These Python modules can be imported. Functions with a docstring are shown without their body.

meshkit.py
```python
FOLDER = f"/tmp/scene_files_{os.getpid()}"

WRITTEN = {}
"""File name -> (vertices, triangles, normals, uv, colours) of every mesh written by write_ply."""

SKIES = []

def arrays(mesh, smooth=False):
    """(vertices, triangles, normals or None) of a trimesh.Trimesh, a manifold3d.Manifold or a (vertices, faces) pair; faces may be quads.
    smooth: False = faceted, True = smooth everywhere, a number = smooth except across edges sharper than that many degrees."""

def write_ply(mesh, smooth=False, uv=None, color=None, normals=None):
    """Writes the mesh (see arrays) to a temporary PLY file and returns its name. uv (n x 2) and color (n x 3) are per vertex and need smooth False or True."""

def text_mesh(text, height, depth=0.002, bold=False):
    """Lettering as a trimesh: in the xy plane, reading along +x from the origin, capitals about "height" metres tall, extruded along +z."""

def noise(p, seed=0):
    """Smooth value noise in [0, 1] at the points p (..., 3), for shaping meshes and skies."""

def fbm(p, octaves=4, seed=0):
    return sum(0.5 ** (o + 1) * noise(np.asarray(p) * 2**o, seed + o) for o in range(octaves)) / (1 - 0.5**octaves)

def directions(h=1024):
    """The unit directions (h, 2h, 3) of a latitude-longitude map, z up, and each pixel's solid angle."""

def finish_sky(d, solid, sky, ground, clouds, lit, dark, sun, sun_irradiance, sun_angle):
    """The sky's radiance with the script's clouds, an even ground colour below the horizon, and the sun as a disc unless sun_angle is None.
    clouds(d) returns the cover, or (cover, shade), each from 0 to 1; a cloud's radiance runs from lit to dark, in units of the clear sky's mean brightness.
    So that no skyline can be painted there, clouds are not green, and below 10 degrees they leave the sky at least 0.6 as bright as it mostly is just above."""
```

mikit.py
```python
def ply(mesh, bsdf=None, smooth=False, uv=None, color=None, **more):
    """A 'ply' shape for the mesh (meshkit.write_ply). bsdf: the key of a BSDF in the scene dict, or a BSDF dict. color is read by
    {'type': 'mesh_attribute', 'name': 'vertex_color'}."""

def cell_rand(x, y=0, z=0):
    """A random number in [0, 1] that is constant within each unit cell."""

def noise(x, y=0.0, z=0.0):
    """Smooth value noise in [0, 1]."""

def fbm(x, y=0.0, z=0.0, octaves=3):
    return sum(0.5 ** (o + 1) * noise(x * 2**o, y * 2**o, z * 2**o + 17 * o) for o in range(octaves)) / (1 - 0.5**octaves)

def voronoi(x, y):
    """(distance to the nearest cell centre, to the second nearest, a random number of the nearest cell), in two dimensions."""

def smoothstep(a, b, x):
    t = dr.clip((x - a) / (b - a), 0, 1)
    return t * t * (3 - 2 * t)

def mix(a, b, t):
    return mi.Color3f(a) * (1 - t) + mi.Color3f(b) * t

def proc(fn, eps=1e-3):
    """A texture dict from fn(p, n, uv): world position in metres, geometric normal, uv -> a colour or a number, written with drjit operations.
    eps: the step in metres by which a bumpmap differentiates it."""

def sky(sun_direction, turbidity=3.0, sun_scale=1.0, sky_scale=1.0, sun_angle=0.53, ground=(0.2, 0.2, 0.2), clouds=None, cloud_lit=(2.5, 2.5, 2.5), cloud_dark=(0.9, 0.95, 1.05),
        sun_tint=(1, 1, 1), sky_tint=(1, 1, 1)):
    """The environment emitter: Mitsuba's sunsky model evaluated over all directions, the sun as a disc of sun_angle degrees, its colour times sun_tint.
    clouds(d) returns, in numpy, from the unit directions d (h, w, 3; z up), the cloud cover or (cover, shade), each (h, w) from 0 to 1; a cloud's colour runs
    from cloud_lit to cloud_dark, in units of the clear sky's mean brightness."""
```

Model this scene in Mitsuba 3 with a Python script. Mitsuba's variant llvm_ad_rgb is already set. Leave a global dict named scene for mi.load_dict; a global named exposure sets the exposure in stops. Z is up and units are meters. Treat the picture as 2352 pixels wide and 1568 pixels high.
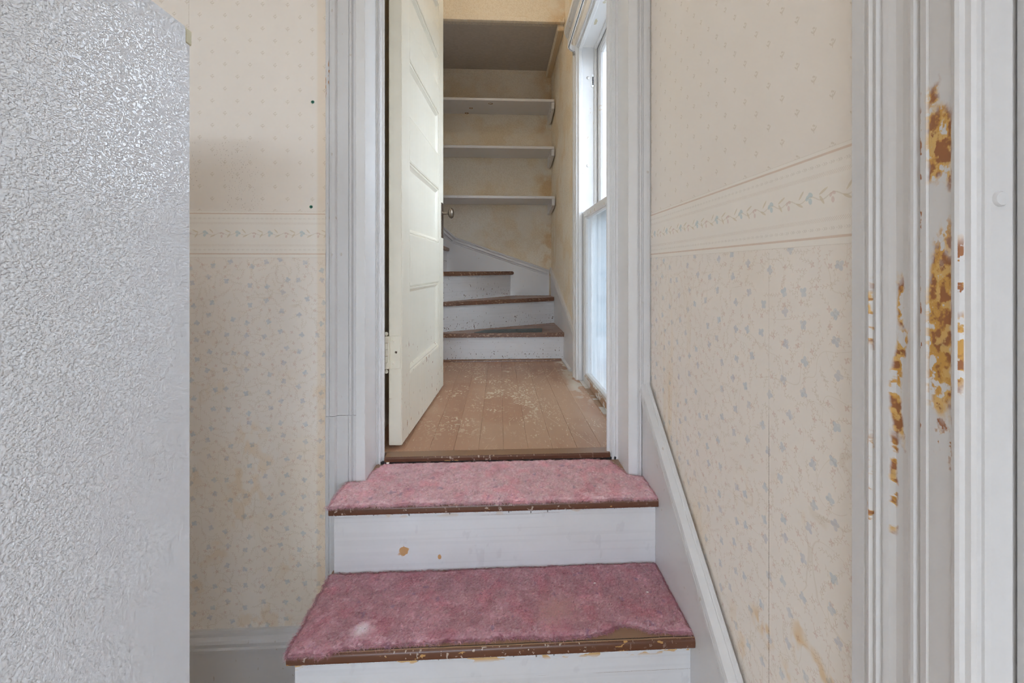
import math
import numpy as np, trimesh, shapely.geometry as sg, shapely
import drjit as dr
import mitsuba as mi
import mikit, meshkit
from mikit import noise, fbm, voronoi, cell_rand, smoothstep, mix, proc
T = mi.ScalarTransform4f

# ------------------------------------------------------------------ camera, sky, added lamps, exposure
scene, labels = {}, {}
exposure = 1.08
YAW = math.atan(0.05)
F = 1000.0                                        # focal length in pixels of a 2352-wide frame
scene['camera'] = {
    'type': 'perspective', 'fov_axis': 'x', 'fov': 2 * math.degrees(math.atan(1176.0 / F)),
    'near_clip': 0.02, 'far_clip': 200.0,
    'principal_point_offset_x': (1176.0 - 1197.0) / 2352.0, 'principal_point_offset_y': (784.0 - 618.0) / 1568.0,
    'to_world': T().look_at(origin=[0, 0, 1.33], target=[math.sin(YAW), math.cos(YAW), 1.33], up=[0, 0, 1])}
SKY = 2.9
ADDED_KITCHEN_LAMP = (6.2, 5.4, 4.6)
ADDED_HALL_BULB = (36.0, 31.5, 25.5)
sk = mikit.sky([0.3, -0.5, 0.8], turbidity=4.0, sun_scale=0.0, sky_scale=1.0, ground=(0.28, 0.28, 0.27),
               clouds=lambda d: 0.8 + 0.2 * np.clip(d[..., 2], 0, 1), cloud_lit=(0.90, 1.0, 1.13), cloud_dark=(0.8, 0.86, 0.97))
_b = np.array(sk['bitmap'])
sk['scale'] = SKY / float(_b[:512].mean())
scene['sky'] = sk

# ------------------------------------------------------------------ helpers
def hull(pts):
    return trimesh.convex.convex_hull(np.asarray(pts, float))

def box(x0, x1, y0, y1, z0, z1, c=0.0):
    """A box, its edges chamfered by c."""
    if c <= 0:
        m = trimesh.creation.box((x1 - x0, y1 - y0, z1 - z0)); m.apply_translation(((x0 + x1) / 2, (y0 + y1) / 2, (z0 + z1) / 2)); return m
    c = min(c, (x1 - x0) * .45, (y1 - y0) * .45, (z1 - z0) * .45)
    P = []
    for sx in (0, 1):
        for sy in (0, 1):
            for sz in (0, 1):
                X, Y, Z = (x1 if sx else x0), (y1 if sy else y0), (z1 if sz else z0)
                dx, dy, dz = (-c if sx else c), (-c if sy else c), (-c if sz else c)
                P += [(X, Y + dy, Z + dz), (X + dx, Y, Z + dz), (X + dx, Y + dy, Z)]
    return hull(P)

def prism(poly, axis, a0, a1):
    """A polygon pushed along an axis: 'z' takes (x, y), 'y' takes (x, z), 'x' takes (y, z)."""
    if not isinstance(poly, sg.base.BaseGeometry):
        poly = sg.Polygon(poly)
    poly = poly.buffer(0)
    m = trimesh.creation.extrude_polygon(poly, a1 - a0, engine='earcut')
    v = np.array(m.vertices); v[:, 2] += a0
    f = np.array(m.faces)
    if axis == 'y':
        v = v[:, [0, 2, 1]]; f = f[:, ::-1]
    elif axis == 'x':
        v = v[:, [2, 0, 1]]
    return trimesh.Trimesh(v, f, process=False)

def lathe(prof, origin, axis, n=40):
    """prof: (radius, distance along the axis) pairs."""
    axis = np.asarray(axis, float); axis /= np.linalg.norm(axis)
    a = np.cross(axis, [0, 0, 1] if abs(axis[2]) < .9 else [1, 0, 0]); a /= np.linalg.norm(a); b = np.cross(axis, a)
    th = np.arange(n) * 2 * np.pi / n
    V = [np.asarray(origin) + r * (np.cos(th)[:, None] * a + np.sin(th)[:, None] * b) + h * axis for r, h in prof]
    V = np.vstack(V); f = []
    for i in range(len(prof) - 1):
        for j in range(n):
            k = (j + 1) % n
            f += [[i * n + j, i * n + k, (i + 1) * n + k], [i * n + j, (i + 1) * n + k, (i + 1) * n + j]]
    return trimesh.Trimesh(V, f, process=False)

def strip(p0, p1, prof, up):
    """A moulding: the profile (u along `up`, w along the outward normal) swept from p0 to p1. prof is a closed polygon."""
    p0, p1, up = (np.asarray(q, float) for q in (p0, p1, up))
    d = (p1 - p0); L = np.linalg.norm(d); d /= L
    w = np.cross(d, up); w /= np.linalg.norm(w); u = np.cross(w, d)
    m = trimesh.creation.extrude_polygon(sg.Polygon(prof), L, engine='earcut')
    v = np.array(m.vertices)
    V = p0 + v[:, :1] * u + v[:, 1:2] * w + v[:, 2:] * d
    mm = trimesh.Trimesh(V, np.array(m.faces), process=False)
    if mm.volume < 0:
        mm.invert()
    return mm

def cat(*ms):
    return trimesh.util.concatenate([m for m in ms])

def frame(m, o, ex, ey, ez):
    """Mesh in local coordinates to world."""
    v = np.array(m.vertices)
    return trimesh.Trimesh(np.asarray(o) + v[:, :1] * np.asarray(ex) + v[:, 1:2] * np.asarray(ey) + v[:, 2:] * np.asarray(ez), np.array(m.faces), process=False)

def add(key, mesh, mat, label=None, category=None, group=None, kind=None, smooth=False, **kw):
    base, n = key, 0
    while key in scene:
        n += 1; key = f'{base}_{n:03d}'
    scene[key] = mikit.ply(mesh, mat, smooth=smooth, **kw)
    tag(key, label, category, group, kind)
    return key

def tag(key, label=None, category=None, group=None, kind=None):
    d = {k: v for k, v in (('label', label), ('category', category), ('group', group), ('kind', kind)) if v}
    if d:
        labels[key] = d

# ------------------------------------------------------------------ materials
def mat(name, color, rough=.5, bump=None, bscale=.001, eps=1e-3, spec=.5, **kw):
    c = color if isinstance(color, dict) else {'type': 'rgb', 'value': list(color)}
    b = {'type': 'principled', 'base_color': c, 'roughness': rough, 'specular': spec, **kw}
    if bump is not None:
        b = {'type': 'bumpmap', 'arbitrary': proc(bump, eps), 'scale': bscale, 'bsdf': b}
    scene[name] = {'type': 'twosided', 'bsdf': b}
    return name

C3 = mi.Color3f
def band(x, a, b, s=.002):
    return smoothstep(a - s, a + s, x) * (1 - smoothstep(b - s, b + s, x))

def line(x, c, w):
    return 1 - smoothstep(w * .5, w * 1.2, dr.abs(x - c))

def ell(x, y, cx, cy, ang, a, b):
    """1 inside an ellipse with half axes a, b turned by ang."""
    ca, sa = dr.cos(ang), dr.sin(ang)
    dx, dy = x - cx, y - cy
    q = dr.square((dx * ca + dy * sa) / a) + dr.square((dy * ca - dx * sa) / b)
    return 1 - smoothstep(.7, 1.25, q)

def paper_fn(p, n, uv):
    side = dr.abs(n.x) > .7
    a = dr.select(side, p.y + 7.03, p.x + 3.0)
    z = p.z
    col = mix((.765, .705, .635), (.80, .75, .69), fbm(a * 2.2, z * 2.2, 3.0))
    tan, blue, rose = C3(.56, .475, .36), C3(.40, .48, .53), C3(.57, .40, .33)
    lower = z < 1.366
    upper = z > 1.512
    # upper paper: a sprig in a half-drop repeat
    s = .0765
    q = z / s
    r0 = dr.floor(q * 2)
    u = a / s + .5 * (r0 - 2 * dr.floor(r0 * .5))
    fu, fv = (u - dr.floor(u) - .5) * s, (q * 2 - r0 - .5) * s * .5
    sp = ell(fu, fv, -.0035, .0005, 2.3, .0042, .0013) + ell(fu, fv, .0035, .0, .8, .0042, .0013) + ell(fu, fv, 0, -.002, 1.57, .005, .0010) + ell(fu, fv, .001, .006, .3, .0022, .0018) + ell(fu, fv, -.002, .0045, 1.0, .0016, .0014)
    col = mix(col, tan * .92, dr.select(upper, dr.minimum(sp, 1) * .42, 0))
    # lower paper: vines, little leaves, pink and blue flowers
    vn = dr.abs(noise(a * 19, z * 19, 5) - .5)
    vn2 = dr.abs(noise(a * 23 + 9, z * 17, 8) - .42)
    vine = dr.maximum((1 - smoothstep(.004, .014, vn)) * smoothstep(.35, .5, noise(a * 22, z * 22, 1)), (1 - smoothstep(.004, .013, vn2)) * smoothstep(.4, .5, noise(a * 20, z * 20, 2))) * .42
    def sprigs(cell, sd, ang0):
        ca, sa = math.cos(ang0), math.sin(ang0)
        pa, pz = a * ca + z * sa, z * ca - a * sa
        ix, iz = dr.floor(pa / cell), dr.floor(pz / cell)
        k1, k2, k3, k4 = (cell_rand(ix, iz, sd + k) for k in range(4))
        th = k3 * 6.2832
        ux, uz = pa - (ix + .42 + .16 * k1) * cell, pz - (iz + .42 + .16 * k2) * cell
        c_, s_ = dr.cos(th), dr.sin(th)
        qx, qz = ux * c_ + uz * s_, uz * c_ - ux * s_
        bend = (k4 - .5) * 50.
        qz = qz - bend * qx * qx
        stem = (1 - smoothstep(.0003, .0009, dr.abs(qz))) * band(qx, -.013, .011, .001)
        lv = mi.Float(0)
        for t, (x0_, sg_) in enumerate(((-.009, 1), (-.005, -1), (-.001, 1), (.003, -1), (.007, 1), (.010, -1), (.013, .1))):
            lv = dr.maximum(lv, ell(qx, qz, x0_ + .0018, .0022 * sg_, .75 * sg_, .0023, .00075))
        return stem * dr.select(k4 < .86, 1., 0.), lv * dr.select(k4 < .86, 1., 0.), k1
    st1, lv1, c1 = sprigs(.031, 10, .6)
    st2, lv2, c2_ = sprigs(.034, 15, 1.9)
    stem, leaf = dr.maximum(st1, st2), dr.maximum(lv1, lv2)
    leafc = mix(tan * .95, rose, smoothstep(.4, .7, dr.select(lv1 > lv2, c1, c2_)))
    h = .034
    jx, jz = dr.floor(a / h + .37), dr.floor(z / h + .11)
    m1, m2, m3, m4 = (cell_rand(jx, jz, 20 + k) for k in range(4))
    lx, lz = a / h + .37 - jx, z / h + .11 - jz
    pk = mi.Float(0)
    for t in range(4):
        an = m3 * 6.28 + t * 1.57
        pk = dr.maximum(pk, ell(lx, lz, .3 + .4 * m1 + .085 * dr.cos(an), .3 + .4 * m2 + .085 * dr.sin(an), an, .075, .045))
    pk *= dr.select(m4 < .5, 1.0, 0.0)
    e = .056
    kx = dr.floor(a / e); off = cell_rand(kx, 3, 77)
    kz = dr.floor(z / e + off)
    n1, n2, n3, n4 = (cell_rand(kx, kz, 30 + k) for k in range(4))
    fx, fz = a / e - kx, z / e + off - kz
    bl = mi.Float(0)
    for t in range(4):
        an = n3 * 6.28 + t * 1.75
        bl = dr.maximum(bl, ell(fx, fz, .25 + .5 * n1 + .078 * dr.cos(an), .25 + .5 * n2 + .078 * dr.sin(an), an, .084, .066) * (.55 + .45 * cell_rand(kx * 4 + t, kz, 40)))
    bl *= dr.select(n4 < .93, 1.0, 0.0)
    lowm = dr.select(lower, 1.0, 0.0)
    col = mix(col, tan, vine * .6 * lowm)
    col = mix(col, tan, stem * .30 * lowm)
    col = mix(col, leafc, leaf * .40 * lowm)
    col = mix(col, rose, pk * .42 * lowm)
    col = mix(col, mix(blue * 1.08, (.46, .47, .52), n2), bl * .58 * lowm)
    # border strip
    bm = dr.select(lower | upper, 0.0, 1.0)
    bc = C3(.80, .755, .69)
    bc = mix(bc, (.66, .55, .46), line(z, 1.504, .0022) + line(z, 1.378, .0022))
    for zc, sl in ((1.474, 1.0), (1.405, 1.0)):
        hq = a / .0042 + (z - zc) / .0042 * sl
        bc = mix(bc, (.62, .53, .45), band(z, zc - .0034, zc + .0034, .0008) * smoothstep(.5, .75, dr.abs(hq - dr.floor(hq) - .5) * 2) * .5)
    for zc in (1.489, 1.391):
        w = .0145
        cq = (a / w - dr.floor(a / w) - .5) * w
        d1 = ell(cq, z, -.002, zc + .001, .6, .0026, .0009) + ell(cq, z, -.002, zc - .001, -.6, .0026, .0009) + ell(cq, z, .002, zc + .001, .6, .0026, .0009) + ell(cq, z, .002, zc - .001, -.6, .0026, .0009) + ell(cq, z, .0066, zc, 0., .0012, .0012)
        bc = mix(bc, (.60, .55, .48), dr.minimum(d1, 1) * .45)
    P = .0985
    t0 = (a / P - dr.floor(a / P)) * P
    wav = 1.440 + .004 * dr.sin(a / P * 6.283 * 2)
    bc = mix(bc, (.62, .56, .46), line(z, wav, .0013) * .55)
    fb = ell(t0, z, .012, 1.447, .5, .0055, .0038) + ell(t0, z, .019, 1.443, 2.2, .005, .0036) + ell(t0, z, .0125, 1.437, 1.2, .0055, .004)
    bc = mix(bc, (.47, .56, .57), dr.minimum(fb, 1) * .65)
    fp = ell(t0, z, .062, 1.443, .5, .0038, .0026) + ell(t0, z, .068, 1.441, 2.2, .0036, .0026) + ell(t0, z, .064, 1.433, 1.4, .0048, .0032)
    bc = mix(bc, (.64, .50, .45), dr.minimum(fp, 1) * .6)
    lf = ell(t0, z, .033, 1.4495, -.85, .0085, .0021) + ell(t0, z, .037, 1.434, .45, .009, .0021) + ell(t0, z, .083, 1.449, -.45, .010, .0021) + ell(t0, z, .086, 1.436, .95, .0085, .0024)
    bc = mix(bc, (.63, .55, .42), dr.minimum(lf, 1) * .7)
    bc = mix(bc, (.62, .55, .47), (line(z, 1.5115, .0006) + line(z, 1.3665, .0006)) * .5)
    col = mix(col, bc, bm)
    # damp stains, yellowing, mildew specks and the open seam of the paper
    st = smoothstep(.50, .72, fbm(a * 9, z * 9, 2.0, 4)) * smoothstep(.42, .62, fbm(a * 38, z * 26, 4.0, 3))
    rw = dr.select(side, 1.0, 0.0)
    reg = rw * (1 - smoothstep(.55, 1.15, z)) * (1 - smoothstep(.72, .95, p.y)) + rw * (1 - smoothstep(.3, 1.0, z)) * .5 + (1 - rw) * (1 - smoothstep(.8, 1.35, z)) * .34
    col = mix(col, col * C3(.88, .71, .49), dr.minimum(1, reg * st * 1.1))
    broad = smoothstep(.48, .70, fbm(a * 4.2, z * 3.0, 11.0))
    col = mix(col, col * C3(.965, .91, .82), broad * (.35 + .65 * dr.minimum(reg, 1)) * dr.select(z > 1.37, .35, 1.0))
    drip = rw * band(p.y, 1.10, 1.34, .05) * (1 - smoothstep(1.0, 1.40, z)) * smoothstep(.42, .80, fbm(p.y * 42 + .8 * noise(z * 7, 2), z * 2.2, 1.0))
    col = mix(col, col * C3(.90, .76, .52), drip * .45)
    edge = (1 - rw) * band(p.x, -.575, -.53, .006) * (.45 + .4 * noise(z * 3, 2))
    col = mix(col, col * C3(.90, .76, .58), edge * .6)
    qa, qz = (a * .8 + z * .6 + .02 * noise(a * 30, z * 30)) / .0085, (z * .8 - a * .6 + .02 * noise(z * 30, a * 30, 3)) / .0085
    mx, mz = dr.floor(qa), dr.floor(qz)
    sr = cell_rand(mx, mz, 51)
    speck = ell(qa - mx, qz - mz, .25 + .5 * cell_rand(mx, mz, 52), .25 + .5 * cell_rand(mx, mz, 53), sr * 40, .08 + .14 * cell_rand(mx, mz, 54), .08) * dr.select(sr < .62 * smoothstep(.36, .66, fbm(a * 11, z * 11, 7)), 1.0, 0.0)
    speck_reg = (1 - rw) * (1 - smoothstep(-.80, -.70, p.x)) * band(z, 1.515, 1.735, .012)
    col = mix(col, (.30, .24, .17), speck * speck_reg * .65)
    col = mix(col, col * C3(.93, .92, .91), speck_reg)  # the whole block round the specks is slightly greyer
    seam = rw * line(p.y, .772, .0007) * (.25 + .75 * (1 - smoothstep(1.02, 1.09, z)))
    col = mix(col, (.16, .10, .06), seam * .85 * dr.select(z < 1.36, 1.0, 0.12))
    seam2 = (1 - rw) * line(p.x, -.9665, .0007) * .45
    return mix(col, (.35, .28, .2), seam2)

def hall_paper_fn(p, n, uv):
    side = dr.abs(n.x) > .7
    a = dr.select(side, p.y, p.x)
    z = p.z
    col = mix((.67, .60, .49), (.74, .68, .575), fbm(a * 3.2, z * 3.2, 1.0))
    gr = fbm(a * 190 + z * 60, z * 150, 3.0, 2)
    col = mix(col, col * C3(.84, .79, .71), smoothstep(.42, .66, gr) * .42)
    st = smoothstep(.44, .68, fbm(a * 5.5, z * 5.5, 21.0, 4))
    col = mix(col, col * C3(.91, .81, .65), st * .55)
    ed = dr.select(side, 0.0, 1.0) * smoothstep(.30, .44, p.x + .1 * (noise(z * 9, 4) - .5)) * smoothstep(.3, .6, fbm(a * 16, z * 16, 2))
    col = mix(col, col * C3(.82, .64, .42), ed * .7)
    return mix(col, (.70, .66, .58), smoothstep(.56, .74, fbm(a * 4.4, z * 4.4, 33.0)) * .5)

def chips(x, y, thr, sc, seed=0.):
    """Ragged chip mask from noise."""
    return smoothstep(thr, thr + .035, fbm(x * sc, y * sc, seed, 4))

def white_fn(p, n, uv):
    a = dr.select(dr.abs(n.x) > .7, p.y, p.x)
    b = dr.select(dr.abs(n.z) > .7, p.y, p.z)
    col = mix((.56, .555, .555), (.605, .602, .605), fbm(a * 5, b * 3, 1.0))
    dots = chips(a * 1.0, b * .6, .81, 75, 3.0)
    col = mix(col, (.40, .34, .28), dots * .55)
    scar = band(p.x + .004 * (fbm(p.z * 60, 2.) - .5), -.5435, -.538, .001) * band(p.z, 1.87, 1.945, .01) + band(p.x + .003 * (fbm(p.z * 60, 5.) - .5), -.5315, -.529, .0008) * band(p.z, 1.90, 1.975, .01)
    return mix(col, (.38, .17, .05), scar * smoothstep(.40, .46, fbm(p.x * 200, p.z * 90, 4.)) * dr.select(p.y < 1.42, 1., 0.))

def window_white_fn(p, n, uv):
    col = mix((.63, .632, .635), (.685, .688, .69), fbm(p.y * 7 + p.x * 7, p.z * 4, 1.0))
    ch = chips(p.y + p.x, p.z * .55, .785, 40, 5.0)
    pk_ = lambda cx, cy, rx_, ry_: 1 - smoothstep(.8, 1., dr.sqrt(dr.square((p.x - cx) / rx_) + dr.square((p.y - cy) / ry_)) + .9 * (fbm(p.x * 90, p.y * 50, 3.) - .5))
    pe = dr.maximum(pk_(.505, 2.02, .012, .06), pk_(.50, 2.24, .008, .03)) * dr.select(p.z > 2.6, 1., 0.)
    col = mix(col, (.46, .40, .24), pe * .8)
    return mix(col, (.50, .40, .27), ch * .7)

def sashrail_fn(p, n, uv):
    col = mix((.58, .565, .54), (.64, .63, .61), fbm(p.y * 7, p.z * 9, 1.0))
    ch = smoothstep(.40, .47, fbm(p.y * 11, p.z * 24, 5.0, 4))
    low = 1 - smoothstep(.722, .742, p.z)
    return mix(col, (.36, .22, .13), ch * low * .9)

def riser_fn(p, n, uv):
    hall = dr.select(p.y > 2, 1.0, 0.0)
    col = mix((.60, .598, .60), (.655, .655, .665), fbm(p.x * 4, p.z * 9, p.y, 3))
    col = mix(col, (.60, .57, .54), smoothstep(.5, .75, fbm(p.x * 9, p.z * 9, p.y * 3)) * .25)
    gr = smoothstep(.55, .8, noise(p.x * 3, p.z * 170, 2))
    col = mix(col, col * .94, gr * .6)
    # hall risers: dark kicked chips, thickest near the tread below; kitchen risers: ochre flakes under the nosing
    h = dr.select(p.z < .895, p.z - .69, dr.select(p.z < 1.105, p.z - .89, p.z - 1.10))
    dens = .665 + .10 * smoothstep(0., .14, h)
    ch = smoothstep(dens + .05, dens + .075, fbm(p.x * 85 + p.z * 25, p.z * 48, p.y * 5, 4)) * smoothstep(.38, .55, fbm(p.x * 11, p.z * 9, 3. + p.y))
    sm = smoothstep(dens + .10, dens + .13, fbm(p.x * 150, p.z * 95, 4., 2))
    col = mix(col, (.11, .055, .03), dr.maximum(ch, sm) * hall * .95)
    kt = (1 - hall)
    topd = dr.select(p.z > .47, .645 - p.z, .435 - p.z)
    fl = smoothstep(.615, .64, fbm(p.x * 22, p.z * 55, 9., 4)) * band(topd, -.01, .028, .006) * dr.select(p.z > .47, 0.35, 1.0)
    col = mix(col, (.55, .33, .11), fl * kt * .9)
    pat = lambda cx, cz, r: 1 - smoothstep(.8, 1.1, dr.sqrt(dr.square((p.x - cx) / r) + dr.square((p.z - cz) / (r * 1.25))) + 1.1 * (fbm(p.x * 120, p.z * 120, 3.) - .5))
    fl2 = dr.maximum(pat(-.275, .520, .013), dr.maximum(pat(-.172, .500, .0055), dr.maximum(pat(.255, .432, .007), pat(-.125, .430, .016) * smoothstep(.4, .45, fbm(p.x * 90, p.z * 90, 1.)))))
    col = mix(col, (.50, .29, .13), fl2 * kt)
    crack = line(p.z + .004 * (noise(p.x * 14, 2) - .5), .618, .0007) * smoothstep(.35, .5, noise(p.x * 9, 7)) + line(p.z + .005 * (noise(p.x * 11, 5) - .5), .418, .0007) * smoothstep(.3, .5, noise(p.x * 10, 1)) + line(p.z, .366, .0006) * smoothstep(.25, .4, p.x + .3 * noise(p.x * 20, 3))
    col = mix(col, (.33, .28, .24), crack * kt * .7)
    nx = dr.floor(p.x / .055)
    nr = cell_rand(nx, dr.select(p.z > .47, 1, 2), 5)
    nl = ell(p.x / .055 - nx, p.z, .2 + .6 * nr, dr.select(p.z > .47, .632, .424) - .012 * cell_rand(nx, 3, 9), 1.5708, .004, .035) * dr.select(nr < .8, 1.0, 0.0)
    nl = dr.maximum(nl, ell(p.x / .055 - nx, p.z, .15 + .6 * cell_rand(nx, 8, 1), dr.select(p.z > .47, .626, .424), 1.5708, .0018, .03))
    col = mix(col, (.10, .08, .07), nl * kt * .85)
    smx = smoothstep(.68, .80, fbm(p.x * 40 - p.z * 6, p.z * 22 + p.x * 4, 6., 4)) * kt
    return mix(col, (.45, .44, .45), smx * .25)

def plank_fn(p, n, uv):
    b = dr.floor((p.x + .605) / .0885)
    t = cell_rand(b, 4, 2)
    col = mix((.36, .195, .12), (.45, .27, .175), t * .5 + .5 * fbm(p.x * 30, p.y * 2.5, t * 9))
    d = smoothstep(1.5, 2.2, p.y)
    worn = fbm(p.x * 4.5, p.y * 3.0, 7.0, 4)
    col = mix(col, (.48, .32, .215), smoothstep(.40, .62, worn) * .5)
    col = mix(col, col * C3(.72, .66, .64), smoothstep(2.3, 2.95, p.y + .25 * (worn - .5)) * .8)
    sc = smoothstep(.68, .73, fbm(p.x * 150 + 9 * noise(p.y * 6, 1), p.y * 50, 5.0, 4))
    mid = band(p.x, -.30, .22, .12) * band(p.y, 1.75, 2.85, .25)
    sc2 = smoothstep(.55, .70, fbm(p.x * 120 + 5 * noise(p.y * 9, p.x * 9), p.y * 70, 2.0, 4)) * smoothstep(.47, .60, fbm(p.x * 10, p.y * 8, 5.))
    col = mix(col, (.66, .57, .42), dr.maximum(sc * (.18 + .5 * smoothstep(.48, .6, fbm(p.x * 6, p.y * 5, 12.))), sc2 * mid) * .75)
    s1 = line(p.x * .9 + p.y * .42 + .02 * noise(p.y * 9, 3), .985, .0012) + line(p.x * .95 - p.y * .3 + .03 * noise(p.x * 9, 3), -.50, .001) + line(p.x * .6 + p.y * .8 + .02 * noise(p.y * 14, 6), 1.66, .001)
    col = mix(col, (.62, .50, .36), dr.minimum(s1, 1) * .6 * smoothstep(.4, .5, noise(p.x * 14, p.y * 14, 3)))
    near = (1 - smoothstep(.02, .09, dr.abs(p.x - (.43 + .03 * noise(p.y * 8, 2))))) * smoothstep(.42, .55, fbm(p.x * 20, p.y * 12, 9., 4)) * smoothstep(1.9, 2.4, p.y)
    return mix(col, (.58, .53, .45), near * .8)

def tread_fn(p, n, uv):
    col = mix((.12, .055, .032), (.215, .115, .075), fbm(p.x * 7, p.y * 7, p.z * 9, 4))
    top = dr.select(n.z > .8, 1.0, 0.0)
    col = mix(col, (.24, .165, .125), top * smoothstep(.4, .6, fbm(p.x * 4, p.y * 7, 2.)) * .5)
    ch = smoothstep(.635, .71, fbm(p.x * 95, p.y * 95 + p.z * 150, 3.0, 4))
    ch *= (1 - top * .85)
    return mix(col, (.50, .36, .25), ch * .7)

def step_fn(p, n, uv):
    col = mix((.085, .032, .016), (.125, .050, .026), fbm(p.x * 6, p.y * 40, p.z * 40, 3))
    top = dr.select(n.z > .8, 1.0, 0.0)
    col = mix(col, (.29, .175, .105), top * .85)
    fl = smoothstep(.77, .80, fbm(p.x * 34, p.z * 80 + p.y * 30, 4., 4))
    col = mix(col, (.50, .28, .10), fl * .8 * (1 - top))
    dab = smoothstep(.70, .74, fbm(p.x * 150, p.z * 120, 14., 3)) * smoothstep(.5, .6, noise(p.x * 9, 2.))
    col = mix(col, (.62, .53, .45), dab * .5 * (1 - top))
    crack = line(p.y + .0012 * noise(p.x * 30, 2), dr.select(p.z > .5, 1.2515, 1.0140), .0014) * top
    return mix(col, (.02, .012, .008), crack * .9)

def cream_fn(p, n, uv):
    col = mix((.71, .67, .55), (.75, .715, .61), fbm(p.y * 6, p.z * 3, 1.0))
    br = noise(p.y * 160 + p.x * 60, p.z * 9, 2)
    col = mix(col, col * .965, br * .6)
    ch = chips(p.y * 1.0, p.z * .8, .765, 55, 2.0) * (1 - smoothstep(1.0, 1.1, p.z))
    return mix(col, (.34, .20, .12), ch * .8)

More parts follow.
